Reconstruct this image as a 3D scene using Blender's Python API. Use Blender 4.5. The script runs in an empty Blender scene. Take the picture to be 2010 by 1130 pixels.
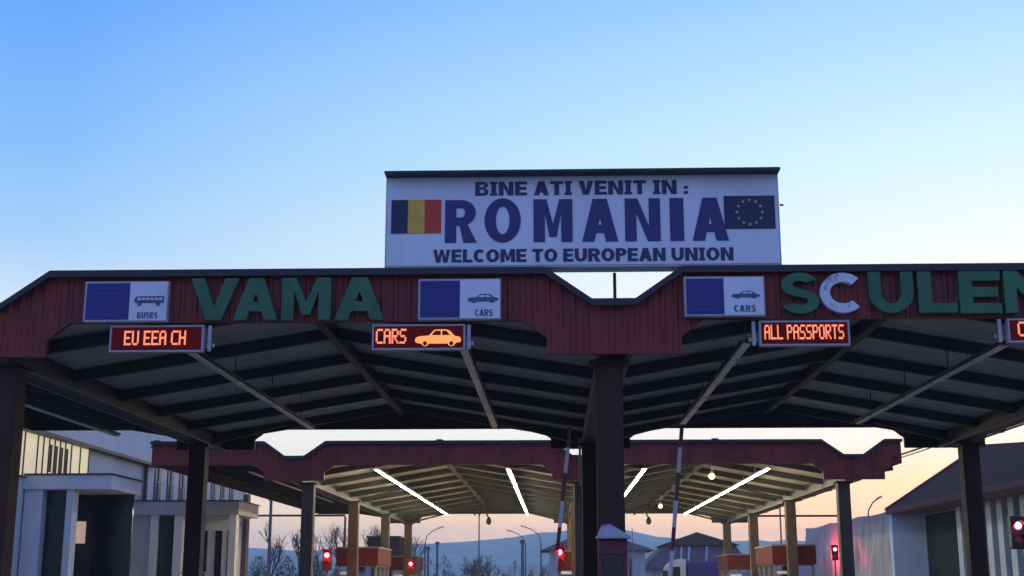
import bpy, bmesh, math, random
from mathutils import Vector, Matrix
random.seed(7)
R = math.radians
S = bpy.context.scene
COL = S.collection

# ------------------------------------------------------------------ camera
cd = bpy.data.cameras.new('camera'); cam = bpy.data.objects.new('camera', cd); COL.objects.link(cam)
cam.location = (0, 0, 1.6)
cam.rotation_euler = (R(90 + 12.815), 0, R(1.905))
cd.lens = 45.67; cd.sensor_width = 36; cd.clip_end = 30000; cd.clip_start = 0.1
S.camera = cam

# ------------------------------------------------------------------ sky light
W = bpy.data.worlds.new('World'); S.world = W; W.use_nodes = True
nt = W.node_tree; N = nt.nodes; L = nt.links
N.clear()
SUN_EL, SUN_AZ = 1.0, 24.0          # the sun has just set, ahead and to the right (azimuth measured from +Y towards +X)
tc = N.new('ShaderNodeTexCoord')
sep = N.new('ShaderNodeSeparateXYZ'); L.new(tc.outputs['Generated'], sep.inputs[0])
def mnode(op, a, b=None, c=None):
    n = N.new('ShaderNodeMath'); n.operation = op
    for i, v in enumerate((a, b, c)):
        if v is None: continue
        if isinstance(v, (int, float)): n.inputs[i].default_value = v
        else: L.new(v, n.inputs[i])
    return n.outputs[0]
def ramp(fac, stops):
    n = N.new('ShaderNodeValToRGB'); e = n.color_ramp.elements
    while len(e) < len(stops): e.new(0.5)
    for el, (p, c) in zip(e, stops):
        el.position = p; el.color = (*c, 1)
    L.new(fac, n.inputs[0]); return n.outputs[0]
def mixc(f, a, b):
    n = N.new('ShaderNodeMix'); n.data_type = 'RGBA'; n.clamp_factor = True
    L.new(f, n.inputs[0]); L.new(a, n.inputs[6]); L.new(b, n.inputs[7]); return n.outputs[2]
el = mnode('ARCSINE', sep.outputs[2])
elf = mnode('DIVIDE', el, math.pi / 2)                       # 0 at the horizon, 1 overhead
az = mnode('ARCTAN2', sep.outputs[0], sep.outputs[1])        # 0 ahead, positive to the right
d90 = lambda d: d / 90.0
near_sun = ramp(elf, [(0, (2.0, 1.2, .8)), (d90(1.4), (2.9, 1.5, .70)), (d90(2.6), (2.8, 1.55, .55)), (d90(4.2), (1.68, 1.36, .62)),
                      (d90(6.0), (1.34, 1.30, 1.16)), (d90(9.5), (1.20, 1.20, 1.14)), (d90(13), (1.06, 1.14, 1.09)), (d90(18), (.72, 1.02, 1.06)), (d90(25), (.36, .70, 1.05)),
                      (d90(40), (.16, .36, .86)), (1, (.12, .24, .62))])
far_side = ramp(elf, [(0, (1.0, .9, .9)), (d90(1.4), (1.25, 1.05, .9)), (d90(2.6), (1.75, 1.35, .82)), (d90(4.2), (1.36, 1.17, .86)),
                      (d90(6.0), (1.22, 1.18, 1.12)), (d90(9.5), (1.0, 1.06, 1.12)), (d90(14), (.42, .71, 1.06)), (d90(18), (.24, .55, 1.05)), (d90(25), (.095, .36, 1.03)),
                      (d90(40), (.10, .28, .84)), (1, (.12, .24, .62))])
behind = ramp(elf, [(0, (.24, .26, .52)), (d90(8), (.35, .42, .90)), (d90(20), (.29, .45, 1.12)), (d90(45), (.20, .30, .84)), (1, (.12, .24, .62))])
azd = mnode('ABSOLUTE', mnode('SUBTRACT', az, R(SUN_AZ)))
front = mixc(mnode('POWER', mnode('DIVIDE', azd, R(46)), 1.9), near_sun, far_side)
back_f = mnode('DIVIDE', mnode('SUBTRACT', mnode('ABSOLUTE', az), R(55)), R(50))
grad = mixc(back_f, front, behind)
sky = N.new('ShaderNodeTexSky'); sky.sky_type = 'NISHITA'; sky.sun_disc = False
sky.sun_elevation = R(SUN_EL); sky.sun_rotation = R(SUN_AZ); sky.altitude = 50
b1 = N.new('ShaderNodeBackground'); L.new(grad, b1.inputs[0]); b1.inputs[1].default_value = 0.96
b2 = N.new('ShaderNodeBackground'); L.new(sky.outputs[0], b2.inputs[0]); b2.inputs[1].default_value = 0.05
add = N.new('ShaderNodeAddShader'); L.new(b1.outputs[0], add.inputs[0]); L.new(b2.outputs[0], add.inputs[1])
wo = N.new('ShaderNodeOutputWorld'); L.new(add.outputs[0], wo.inputs[0])

sl = bpy.data.lights.new('sun', 'SUN'); sl.energy = 0.15; sl.angle = R(10); sl.color = (1, .72, .5)
so = bpy.data.objects.new('sun', sl); COL.objects.link(so)
so.rotation_euler = (R(90 - SUN_EL), 0, R(180 - SUN_AZ))
S.view_settings.view_transform = 'Standard'; S.view_settings.look = 'None'
S.view_settings.exposure = 0; S.view_settings.gamma = 1
S.cycles.max_bounces = 8; S.cycles.diffuse_bounces = 4; S.cycles.volume_bounces = 1
S.cycles.use_denoising = True

# ------------------------------------------------------------------ materials
M = {}
def mat(name, col, rough=.6, metal=0, var=.15, scale=3.0, bump=0.0, bscale=40, coat=0, spec=.5, streak=0.0):
    m = bpy.data.materials.new(name); m.use_nodes = True
    n = m.node_tree.nodes; l = m.node_tree.links
    p = n['Principled BSDF']
    tcx = n.new('ShaderNodeTexCoord')
    vec = tcx.outputs['Object']
    nz = n.new('ShaderNodeTexNoise'); nz.inputs['Scale'].default_value = scale; nz.inputs['Detail'].default_value = 6
    nz.inputs['Roughness'].default_value = .65
    if streak:
        mp = n.new('ShaderNodeMapping'); mp.inputs['Scale'].default_value = (1, 1, streak); l.new(vec, mp.inputs[0]); l.new(mp.outputs[0], nz.inputs[0])
    else:
        l.new(vec, nz.inputs[0])
    cr = n.new('ShaderNodeValToRGB'); e = cr.color_ramp.elements
    e[0].position = .32; e[1].position = .72
    e[0].color = (*[c * (1 - var * 1.6) for c in col], 1); e[1].color = (*[min(1, c * (1 + var)) for c in col], 1)
    l.new(nz.outputs[0], cr.inputs[0]); l.new(cr.outputs[0], p.inputs['Base Color'])
    mr = n.new('ShaderNodeMapRange'); mr.inputs[3].default_value = max(.03, rough - .12); mr.inputs[4].default_value = min(1, rough + .12)
    l.new(nz.outputs[0], mr.inputs[0]); l.new(mr.outputs[0], p.inputs['Roughness'])
    p.inputs['Metallic'].default_value = metal
    p.inputs['Specular IOR Level'].default_value = spec
    if bump:
        n2 = n.new('ShaderNodeTexNoise'); n2.inputs['Scale'].default_value = bscale; n2.inputs['Detail'].default_value = 4; l.new(vec, n2.inputs[0])
        b = n.new('ShaderNodeBump'); b.inputs['Strength'].default_value = bump; b.inputs['Distance'].default_value = .02
        l.new(n2.outputs[0], b.inputs['Height']); l.new(b.outputs[0], p.inputs['Normal'])
    M[name] = m; return m
def emit(name, col, strength, base=(.02, .02, .02)):
    m = bpy.data.materials.new(name); m.use_nodes = True
    p = m.node_tree.nodes['Principled BSDF']
    p.inputs['Base Color'].default_value = (*base, 1); p.inputs['Emission Color'].default_value = (*col, 1)
    p.inputs['Emission Strength'].default_value = strength; p.inputs['Roughness'].default_value = .4
    M[name] = m; return m

mat('red_cladding', (.225, .022, .012), .55, var=.30, scale=2.2, streak=.22, bump=.15, bscale=3)
mat('dark_trim', (.025, .025, .035), .5)
mat('column_paint', (.064, .026, .015), .65, spec=.25, var=.22, scale=2, streak=.3, bump=.1)
mat('column_tan', (.095, .060, .044), .65, var=.25, scale=2, streak=.3, spec=.25)
mat('soffit', (.60, .51, .40), .55, var=.15, scale=1.2)
mat('rafter_paint', (.042, .036, .028), .6, var=.2)
mat('valley_paint', (.042, .034, .027), .6, var=.2)
mat('flange_paint', (.17, .15, .12), .6, var=.2)
mat('cabinet_red', (.14, .03, .025), .5)
mat('inner_dark', (.05, .026, .022), .7)  # dark tone put on inner faces so tube light leaves them dark
mat('roof_top', (.18, .05, .05), .6)
mat('galv', (.42, .43, .46), .4, metal=.6, var=.12)
mat('grey_metal', (.45, .44, .48), .45, var=.1)
mat('sign_white', (.78, .82, .89), .5, var=.08, scale=1.1, streak=.25)
mat('sign_blue', (.018, .022, .22), .45, var=.14, scale=4)
mat('sign_blue_faint', (.055, .06, .23), .5, var=.25, scale=18)
mat('ink', (.025, .03, .11), .5, var=.1)
mat('faded_ink', (.10, .13, .24), .6, var=.3, scale=9)
mat('navy', (.032, .035, .17), .5, var=.12, scale=2)
mat('flag_blue', (.014, .020, .085), .5, var=.1)
mat('flag_yellow', (.80, .50, .06), .5, var=.1)
mat('flag_red', (.68, .05, .018), .5, var=.1)
mat('flag_gold', (.75, .62, .28), .5, var=.1)
mat('green_paint', (.036, .16, .066), .5, var=.22, scale=2.5, streak=.4)
mat('black', (.012, .012, .014), .45, var=.1)
mat('asphalt', (.33, .285, .205), .85, var=.22, scale=.6, bump=.5, bscale=60)
mat('concrete', (.32, .30, .27), .85, var=.15, scale=.8, bump=.3)
mat('soil', (.25, .21, .15), .95, var=.3, scale=.05)
mat('line_paint', (.75, .75, .72), .7, var=.12)
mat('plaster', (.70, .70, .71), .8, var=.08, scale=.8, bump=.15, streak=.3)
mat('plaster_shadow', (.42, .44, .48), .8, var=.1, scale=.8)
mat('blue_glass', (.035, .045, .075), .35, spec=.35)
mat('recess_shade', (.018, .022, .024), .8, spec=.2)  # black for a flat panel that stands for shade in a recess
mat('blue_plaster', (.45, .56, .88), .8, var=.08, scale=.8, streak=.3)
mat('blue_pilaster', (.46, .54, .64), .75, var=.1, scale=.8, streak=.3)
mat('glass_dark', (.022, .026, .026), .12, spec=.6, var=.3, scale=.4)
mat('wood_brown', (.13, .075, .06), .6)
mat('booth_red', (.105, .010, .008), .6, var=.15, spec=.2)
mat('booth_side', (.22, .17, .16), .6, var=.1)
mat('roof_tile', (.14, .085, .115), .75, var=.25, scale=2, bump=.5, bscale=14)
mat('roof_metal', (.075, .026, .024), .85, var=.12, scale=.7, spec=.1)
mat('soffit_brown', (.16, .06, .055), .7, var=.12)
mat('tarp', (.30, .34, .40), .55, var=.22, scale=1.6, bump=.6, bscale=2.5, streak=.3)
mat('pale_wall', (.42, .48, .56), .8, var=.1)
mat('cab_paint', (.74, .70, .58), .35, var=.06)
mat('lorry_blue', (.025, .03, .20), .5, var=.12)
mat('bark', (.11, .075, .06), .9, var=.3, scale=6)
mat('evergreen', (.035, .05, .03), .9, var=.3)
mat('pole', (.13, .13, .15), .6)
mat('band_red', (.17, .022, .025), .4, var=.12)
mat('band_white', (.74, .76, .80), .4, var=.08)
mat('hill', (.26, .29, .27), .95, var=.5, scale=.012, bump=1, bscale=.03)
mat('rubber', (.02, .02, .02), .8)
mat('tube_off', (.80, .76, .66), .35, var=.15, scale=2)
emit('tube_on', (1, .95, .70), 125)
emit('bulb', (1, .78, .36), 2.6)
emit('bulb_green', (.86, 1, .60), 1.8)
emit('led', (1, .255, .135), 1.25)
emit('led_amber', (1, .37, .10), 1.1)
emit('led_screen', (1, .02, .004), .042, base=(.004, .003, .003))  # faint emission paints the red halo around the lit letters
M['led_screen'].node_tree.nodes['Principled BSDF'].inputs['Specular IOR Level'].default_value = .1
emit('signal_red', (1, .11, .14), 14)
emit('signal_dim', (1, .02, .04), .06)
def mirror(name, col, rough):
    m = bpy.data.materials.new(name); m.use_nodes = True
    p = m.node_tree.nodes['Principled BSDF']
    n = m.node_tree.nodes; l = m.node_tree.links
    p.inputs['Base Color'].default_value = (*col, 1); p.inputs['Metallic'].default_value = 1; p.inputs['Roughness'].default_value = rough
    nz = n.new('ShaderNodeTexNoise'); nz.inputs['Scale'].default_value = .7
    b = n.new('ShaderNodeBump'); b.inputs['Strength'].default_value = .05; b.inputs['Distance'].default_value = .05
    l.new(nz.outputs[0], b.inputs['Height']); l.new(b.outputs[0], p.inputs['Normal'])
    M[name] = m
emit('glow_window', (1, .86, .54), .55, base=(.3, .3, .28))  # warm brightness of the panes put in as emission, no room behind
emit('glow_pink', (1, .66, .58), .42, base=(.3, .3, .28))  # pink reflection on the lower pane put in as emission
mirror('mirror_glass', (.80, .80, .72), .03)
mirror('window_grey', (.34, .36, .42), .08)
# peeling white paint for the repaired letter
m = mat('peeling_white', (.72, .74, .80), .6)
n_ = m.node_tree.nodes; l_ = m.node_tree.links
vz = n_.new('ShaderNodeTexNoise'); vz.inputs['Scale'].default_value = 5.5; vz.inputs['Detail'].default_value = 5
cr_ = n_.new('ShaderNodeValToRGB'); cr_.color_ramp.elements[0].position = .55; cr_.color_ramp.elements[1].position = .64
mx_ = n_.new('ShaderNodeMix'); mx_.data_type = 'RGBA'
tcx_ = n_.new('ShaderNodeTexCoord'); l_.new(tcx_.outputs['Object'], vz.inputs[0])
l_.new(vz.outputs[0], cr_.inputs[0]); l_.new(cr_.outputs[0], mx_.inputs[0])
mx_.inputs[6].default_value = (.72, .74, .80, 1); mx_.inputs[7].default_value = (.30, .34, .42, 1)
l_.new(mx_.outputs[2], n_['Principled BSDF'].inputs['Base Color'])

# ------------------------------------------------------------------ mesh helpers
class MB:
    """collects shapes into ONE mesh"""
    def __init__(s): s.bm = bmesh.new(); s.mi = 0
    def faces(s, vs, fs, mi=None):
        v = [s.bm.verts.new(p) for p in vs]
        for f in fs:
            try:
                fc = s.bm.faces.new([v[i] for i in f]); fc.material_index = s.mi if mi is None else mi
            except ValueError: pass
        return s
    def hexa(s, p, mi=None):      # 8 points: bottom ring 0-3, top ring 4-7
        return s.faces(p, [(3, 2, 1, 0), (4, 5, 6, 7), (0, 1, 5, 4), (1, 2, 6, 5), (2, 3, 7, 6), (3, 0, 4, 7)], mi)
    def box(s, x0, x1, y0, y1, z0, z1, mi=None):
        return s.hexa([(x0, y0, z0), (x1, y0, z0), (x1, y1, z0), (x0, y1, z0), (x0, y0, z1), (x1, y0, z1), (x1, y1, z1), (x0, y1, z1)], mi)
    def bar(s, a, b, w, h, up=(0, 0, 1), mi=None):     # rectangular bar from a to b
        a = Vector(a); b = Vector(b); d = (b - a).normalized(); u = Vector(up)
        sd = d.cross(u)
        if sd.length < 1e-4: sd = d.cross(Vector((1, 0, 0)))
        sd.normalize(); u = sd.cross(d).normalized()
        o = [(-w/2, -h/2), (w/2, -h/2), (w/2, h/2), (-w/2, h/2)]
        return s.hexa([tuple(a + sd*x + u*y) for x, y in o] + [tuple(b + sd*x + u*y) for x, y in o], mi)
    def tube(s, a, b, r0, r1=None, n=10, cap=True, mi=None):
        r1 = r0 if r1 is None else r1
        a = Vector(a); b = Vector(b); d = (b - a).normalized()
        sd = d.cross(Vector((0, 0, 1)))
        if sd.length < 1e-3: sd = Vector((1, 0, 0))
        sd.normalize(); u = sd.cross(d)
        vs = []
        for c, r in ((a, r0), (b, r1)):
            for i in range(n):
                t = 2*math.pi*i/n; vs.append(tuple(c + sd*math.cos(t)*r + u*math.sin(t)*r))
        fs = [(i, (i+1) % n, n + (i+1) % n, n + i) for i in range(n)]
        if cap: fs += [tuple(range(n))[::-1], tuple(range(n, 2*n))]
        return s.faces(vs, fs, mi)
    def path(s, pts, r, n=8, mi=None):
        for p, q in zip(pts, pts[1:]): s.tube(p, q, r, n=n, mi=mi)
        return s
    def ball(s, c, r, mi=None, sx=1, sy=1, sz=1, u=14, v=9):
        t = bmesh.ops.create_uvsphere(s.bm, u_segments=u, v_segments=v, radius=r)
        for x in t['verts']:
            x.co = Vector((x.co.x*sx, x.co.y*sy, x.co.z*sz)) + Vector(c)
            for f in x.link_faces: f.material_index = s.mi if mi is None else mi; f.smooth = True
        return s
    def prism(s, poly, y0, y1, mi=None):       # polygon in XZ extruded along Y
        n = len(poly); vs = [(x, y0, z) for x, z in poly] + [(x, y1, z) for x, z in poly]
        return s.faces(vs, [tuple(range(n)), tuple(range(n, 2*n))[::-1]] + [(i, n+i, n+(i+1) % n, (i+1) % n) for i in range(n)], mi)
    def prismx(s, poly, x0, x1, mi=None):      # polygon in YZ extruded along X
        n = len(poly); vs = [(x0, y, z) for y, z in poly] + [(x1, y, z) for y, z in poly]
        return s.faces(vs, [tuple(range(n))[::-1], tuple(range(n, 2*n))] + [(i, (i+1) % n, n+(i+1) % n, n+i) for i in range(n)], mi)
    def build(s, name, mats, parent=None, bevel=0, smooth=False):
        bmesh.ops.recalc_face_normals(s.bm, faces=s.bm.faces)
        me = bpy.data.meshes.new(name); s.bm.to_mesh(me); s.bm.free()
        if isinstance(mats, str): mats = [mats]
        for k in mats: me.materials.append(M[k])
        if smooth:
            for p in me.polygons: p.use_smooth = True
        o = bpy.data.objects.new(name, me); COL.objects.link(o)
        if parent: attach(o, parent)
        if bevel:
            b = o.modifiers.new('bevel', 'BEVEL'); b.width = bevel; b.segments = 2; b.limit_method = 'ANGLE'
        return o
def abs_loc(o):
    v = Vector(o.location); p = o.parent
    while p: v += Vector(p.location); p = p.parent
    return v
def attach(o, parent):           # meshes are written in world coordinates: keep them there under an unrotated parent
    o.parent = parent; o.location = Vector(o.location) - abs_loc(parent)
def thing(name, label, cat, loc=(0, 0, 0), group=None):
    o = bpy.data.objects.new(name, None); COL.objects.link(o); o.location = loc
    o.empty_display_size = .2
    o['label'] = label; o['category'] = cat
    if group: o['group'] = group
    return o
def tag(o, label, cat, group=None, kind=None):
    o['label'] = label; o['category'] = cat
    if group: o['group'] = group
    if kind: o['kind'] = kind
    return o
def struct(o): o['kind'] = 'structure'; return o
def copy_thing(o, loc, label, parent=None):
    c = o.copy(); COL.objects.link(c)
    if parent is None: c.location = loc; c['label'] = label
    else: c.parent = parent
    for ch in list(o.children): copy_thing(ch, None, None, c)
    return c

# ------------------------------------------------------------------ lettering (own outlines, bold sans capitals)
def arc(cx, cy, rx, ry, a0, a1, n=12):
    return [(cx + rx*math.cos(R(a0 + (a1-a0)*i/n)), cy + ry*math.sin(R(a0 + (a1-a0)*i/n))) for i in range(n+1)]
def glyph(ch, w, s, t, serif=False):
    """contours of a capital, height 1, width w, stem s, bar t"""
    if ch == 'I':
        if serif:
            a = (w-s)/2; tt = t*.85
            return [[(0,0),(w,0),(w,tt),(a+s,tt),(a+s,1-tt),(w,1-tt),(w,1),(0,1),(0,1-tt),(a,1-tt),(a,tt),(0,tt)]]
        return [[(0,0),(w,0),(w,1),(0,1)]]
    if ch == 'L': return [[(0,0),(w,0),(w,t),(s,t),(s,1),(0,1)]]
    if ch == 'E':
        m0 = .5-t/2; m1 = .5+t/2
        return [[(0,0),(w,0),(w,t),(s,t),(s,m0),(w*.93,m0),(w*.93,m1),(s,m1),(s,1-t),(w,1-t),(w,1),(0,1)]]
    if ch == 'T': a = (w-s)/2; return [[(a,0),(a+s,0),(a+s,1-t),(w,1-t),(w,1),(0,1),(0,1-t),(a,1-t)]]
    if ch == 'N': d = s*1.12; return [[(0,0),(s,0),(s,1-s*1.35),(w-d,0),(w,0),(w,1),(w-s,1),(w-s,s*1.35),(d,1),(0,1)]]
    if ch == 'M':
        c = w/2
        return [[(0,0),(s,0),(s,.68),(c-s*.32,.12),(c+s*.32,.12),(w-s,.68),(w-s,0),(w,0),(w,1),(w-s*1.15,1),(c,.42),(s*1.15,1),(0,1)]]
    if ch == 'V':
        c = w/2; b = s*.62
        return [[(c-b,0),(c+b,0),(w,1),(w-s*1.12,1),(c,.30),(s*1.12,1),(0,1)]]
    if ch == 'W':
        q = w*.29; b = s*.5; c = w/2; k = s*.9
        return [[(q-b,0),(q+b,0),(c,.66),(w-q-b,0),(w-q+b,0),(w,1),(w-k,1),(w-q,.36),(c+b*.7,1),(c-b*.7,1),(q,.36),(k,1),(0,1)]]
    if ch == 'A':
        p = s*.62; mslope = (w/2-p); yb = .20; yt = yb + t
        i0 = s*1.06; ap = (w/2-i0)/mslope
        return [[(0,0),(i0,0),(i0+mslope*yb,yb),(w-i0-mslope*yb,yb),(w-i0,0),(w,0),(w/2+p,1),(w/2-p,1)],
                [(i0+mslope*yt,yt),(w-i0-mslope*yt,yt),(w/2,min(ap,.86))]]
    if ch == 'O':
        return [arc(w/2,.5,w/2,.5,0,360,28)[:-1], arc(w/2,.5,w/2-s,.5-t,0,360,28)[:-1]]
    if ch == 'C':
        g = 46
        return [arc(w*.53,.5,w*.53,.5,g,360-g,24) + arc(w*.53,.5,w*.53-s,.5-t,360-g,g,24)]
    if ch == 'U':
        r = w/2
        return [[(0,1)] + arc(r,r*.95,r,r*.95,180,360,16) + [(w,1),(w-s,1)] + arc(r,r*.95,r-s,r*.95-t,360,180,16) + [(s,1)]]
    if ch in 'PR':
        lo = .40; cy = (1+lo)/2; ry = (1-lo)/2; rx = min(.34, w*.5)
        if ch == 'P': o = [(0,0),(s,0),(s,lo)] + arc(w-rx,cy,rx,ry,-90,90) + [(0,1)]
        else: o = [(0,0),(s,0),(s,lo),(w*.46,lo),(w-s*1.12,0),(w*1.02,0),(w*.72,lo+.03)] + arc(w-rx*.98,cy,rx*.95,ry,-62,90) + [(0,1)]
        hx = max(w-rx, s+.02)
        return [o, [(s,lo+t)] + arc(hx,cy,max(rx-s,.04),ry-t,-90,90) + [(s,1-t)]]
    if ch == 'B':
        rl = min(.3, w*.45); ru = min(.27, w*.42); wu = w*.95; j = .53
        o = [(0,0)] + arc(w-rl,j/2,rl,j/2,-90,78) + arc(wu-ru,(1+j)/2,ru,(1-j)/2,-78,90) + [(0,1)]
        hl0, hl1 = t*.9, j-t*.42; hu0, hu1 = j+t*.42, 1-t*.9
        return [o, [(s,hl0)] + arc(max(w-rl,s+.02),(hl0+hl1)/2,max(rl-s,.05),(hl1-hl0)/2,-90,90) + [(s,hl1)],
                [(s,hu0)] + arc(max(wu-ru,s+.02),(hu0+hu1)/2,max(ru-s,.05),(hu1-hu0)/2,-90,90) + [(s,hu1)]]
    if ch == 'S':
        ts = min(t, .205); rx = w/2; ru = .262; rl = .5 + ts/2 - ru; ru = 1 - ru; hu = 1 - ru
        hu = .5 + ts/2 - .01; ryu = (1 - (.5 - ts/2))/2; ryl = (.5 + ts/2)/2
        cu = 1 - ryu; cl = ryl; e = s*.92
        return [arc(rx,cu,rx*.95,ryu,24,228,16) + arc(rx,cl,rx-e,ryl-ts,88,-150,14)
                + arc(rx,cl,rx,ryl,-154,48,16) + arc(rx,cu,rx*.95-e,ryu-ts,268,30,14)]
    if ch == ':': return [[(0,0),(w,0),(w,s),(0,s)], [(0,.5),(w,.5),(w,.5+s),(0,.5+s)]]
    return []
WID = dict(I=.42, L=.66, E=.70, T=.74, N=.86, M=1.0, V=.84, W=1.18, A=.86, O=.90, C=.78, U=.84, P=.74, R=.82, B=.78, S=.72)
WID[':'] = .24
def contour_mesh(name, contours, depth, mname, parent=None):
    """contours: list of (x,z) loops already placed; faces -Y, front at y=0"""
    cu = bpy.data.curves.new(name, 'CURVE'); cu.dimensions = '2D'; cu.fill_mode = 'BOTH'; cu.extrude = depth/2
    for c in contours:
        sp = cu.splines.new('POLY'); sp.points.add(len(c)-1); sp.use_cyclic_u = True
        for pt, (x, z) in zip(sp.points, c): pt.co = (x, z, 0, 1)
    tmp = bpy.data.objects.new(name, cu); COL.objects.link(tmp)
    dg = bpy.context.evaluated_depsgraph_get()
    me = bpy.data.meshes.new_from_object(tmp.evaluated_get(dg))
    bpy.data.objects.remove(tmp); bpy.data.curves.remove(cu)
    me.materials.clear(); me.materials.append(M[mname])
    me.transform(Matrix.Rotation(R(90), 4, 'X'))
    return me
def text_contours(txt, x0, x1, z0, z1, s=.275, t=.205, serif=True, gap=.085, space=.32):
    adv = sum((space if c == ' ' else WID[c]+gap) for c in txt) - gap
    kx = (x1-x0)/adv; kz = z1-z0; out = []; x = 0
    for c in txt:
        if c == ' ': x += space; continue
        g = glyph(c, WID[c], s, t, serif)
        out += [[(x0+(x+a)*kx, z0+b*kz*(.72 if c == ':' else 1)) for a, b in ct] for ct in g]
        x += WID[c]+gap
    return out
def put(me, name, y, parent=None):
    o = bpy.data.objects.new(name, me); COL.objects.link(o); o.location = (0, y, 0)
    if parent: attach(o, parent)
    return o

# ------------------------------------------------------------------ ground
struct(MB().faces([(-3800,-390,-.012),(4200,-390,-.012),(4200,3050,-.012),(-3800,3050,-.012)], [(0,1,2,3)]).build('ground', 'soil'))
struct(MB().faces([(-40,-60,-.004),(40,-60,-.004),(40,320,-.004),(-40,320,-.004)], [(0,1,2,3)]).build('road', 'asphalt'))
mk = MB()
for x in (-6.4, -1.5, 3.4, 8.0):
    for k in range(-8, 4):
        mk.faces([(x-.07,k*5,.0),(x+.07,k*5,.0),(x+.07,k*5+2.4,.0),(x-.07,k*5+2.4,.0)], [(0,1,2,3)])
struct(mk.build('road_marking', 'line_paint'))
for xc in (-9.0, .93, 10.2):
    for ya, yb in ((19.3, 35.4), (44.3, 84)):
        p = []
        hw = 1.0
        for a in range(180, 361, 20): p.append((xc + hw*math.cos(R(a)), ya + hw + hw*math.sin(R(a))))
        for a in range(0, 181, 20): p.append((xc + hw*math.cos(R(a)), yb - hw + hw*math.sin(R(a))))
        n = len(p); b = MB()
        b.faces([(x, y, 0) for x, y in p] + [(x, y, .15) for x, y in p], [tuple(range(n, 2*n))] + [(i, (i+1) % n, n+(i+1) % n, n+i) for i in range(n)])
        struct(b.build('traffic_island', 'concrete'))

# ------------------------------------------------------------------ hills far behind
def ridge(name, y0, y1, x0, x1, prof, nx=90, ny=10):
    b = MB(); vs = []
    for j in range(ny+1):
        v = j/ny
        for i in range(nx+1):
            u = i/nx; x = x0 + (x1-x0)*u; y = y0 + (y1-y0)*v
            k = math.sin(v*math.pi/2)**.8
            h = prof(x)*k + k*8*math.sin(x*.011+j)*math.cos(x*.023+j*1.7)
            vs.append((x, y, h - 1.5))
    fs = [(j*(nx+1)+i, j*(nx+1)+i+1, (j+1)*(nx+1)+i+1, (j+1)*(nx+1)+i) for j in range(ny) for i in range(nx)]
    b.faces(vs, fs); return struct(b.build(name, 'hill', smooth=True))
ridge('hills', 1500, 2900, -3200, 3600, lambda x: 76 + 20*math.exp(-((x-40)/230)**2) + 9*math.sin(x*.0042+1) + 5*math.sin(x*.017))

# ------------------------------------------------------------------ border canopies
VALL = (-9.1, .93, 10.25)
RIDG = (-14.15, -4.08, 5.6)
Z_TOP, Z_NOTCH, Z_BOT, Z_DROP = 6.405, 5.89, 5.63, 5.09
def f_top(x):
    d = min(abs(x-v) for v in VALL)
    return Z_NOTCH + (Z_TOP-Z_NOTCH)*min(1, max(0, (d-.34)/(1.08-.34)))
def f_bot(x):
    d = min(abs(x-v) for v in VALL)
    if d < 1.05: return Z_DROP
    return min(Z_BOT, 5.36 + (Z_BOT-5.36)*(d-1.05)/.36)
def fascia(name, y, xmin, xmax, parent, side=-1, y_back=None):
    """vertical corrugated cladding between the two outlines; ribs are real"""
    xs = set([xmin, xmax])
    pitch = .2; k = 0; x = xmin
    while x < xmax:
        for d in (0, .03, .07, .10):
            if xmin < x+d < xmax: xs.add(round(x+d, 4))
        x += pitch
    for v in VALL:
        for d in (.34, 1.05-.002, 1.05+.002, 1.08, 1.41):
            for sg in (-1, 1):
                if xmin < v+sg*d < xmax: xs.add(round(v+sg*d, 4))
    xs = sorted(xs)
    def off(x):
        q = (x-xmin) % pitch
        if q < .03: return q/.03*.022
        if q < .07: return .022
        if q < .10: return (.10-q)/.03*.022
        return 0
    vs = []; n = len(xs)
    for x in xs:
        o = side*off(x); yb = y - side*.10
        vs += [(x, y+o, f_bot(x)), (x, y+o, f_top(x)), (x, yb, f_bot(x)), (x, yb, f_top(x))]
    fs, back = [], []
    for i in range(n-1):
        a, b = 4*i, 4*(i+1)
        fs += [(a, b, b+1, a+1), (a+1, b+1, b+3, a+3), (a, a+2, b+2, b)]
        back.append((a+2, a+3, b+3, b+2))
    fs += [(0, 1, 3, 2), (4*(n-1), 4*(n-1)+2, 4*(n-1)+3, 4*(n-1)+1)]
    mb = MB(); vv = [mb.bm.verts.new(p) for p in vs]
    for k, group in enumerate((fs, back)):
        for f in group: mb.bm.faces.new([vv[i] for i in f]).material_index = k
    o = mb.build(name, ['red_cladding', 'inner_dark'], parent)
    # dark flashing along the top edge
    pts = [xmin-.03] + sorted([v+sg*d for v in VALL for d in (.34, 1.08) for sg in (-1, 1) if xmin < v+sg*d < xmax]) + [xmax+.03]
    b = MB()
    y0, y1 = sorted((y + side*.16, y - side*.13))
    for a, c in zip(pts, pts[1:]):
        za, zc = f_top(a)+.003, f_top(c)+.003
        b.hexa([(a, y0, za), (c, y0, zc), (c, y1, zc), (a, y1, za), (a, y0, za+.05), (c, y0, zc+.05), (c, y1, zc+.05), (a, y1, za+.05)])
        ya, yb = sorted((y + side*.16, y + side*.135))
        b.hexa([(a, ya, za-.06), (c, ya, zc-.06), (c, yb, zc-.06), (a, yb, za-.06), (a, ya, za-.002), (c, ya, zc-.002), (c, yb, zc-.002), (a, yb, za-.002)])
    b.build('flashing', 'dark_trim', o)
    return o
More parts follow.
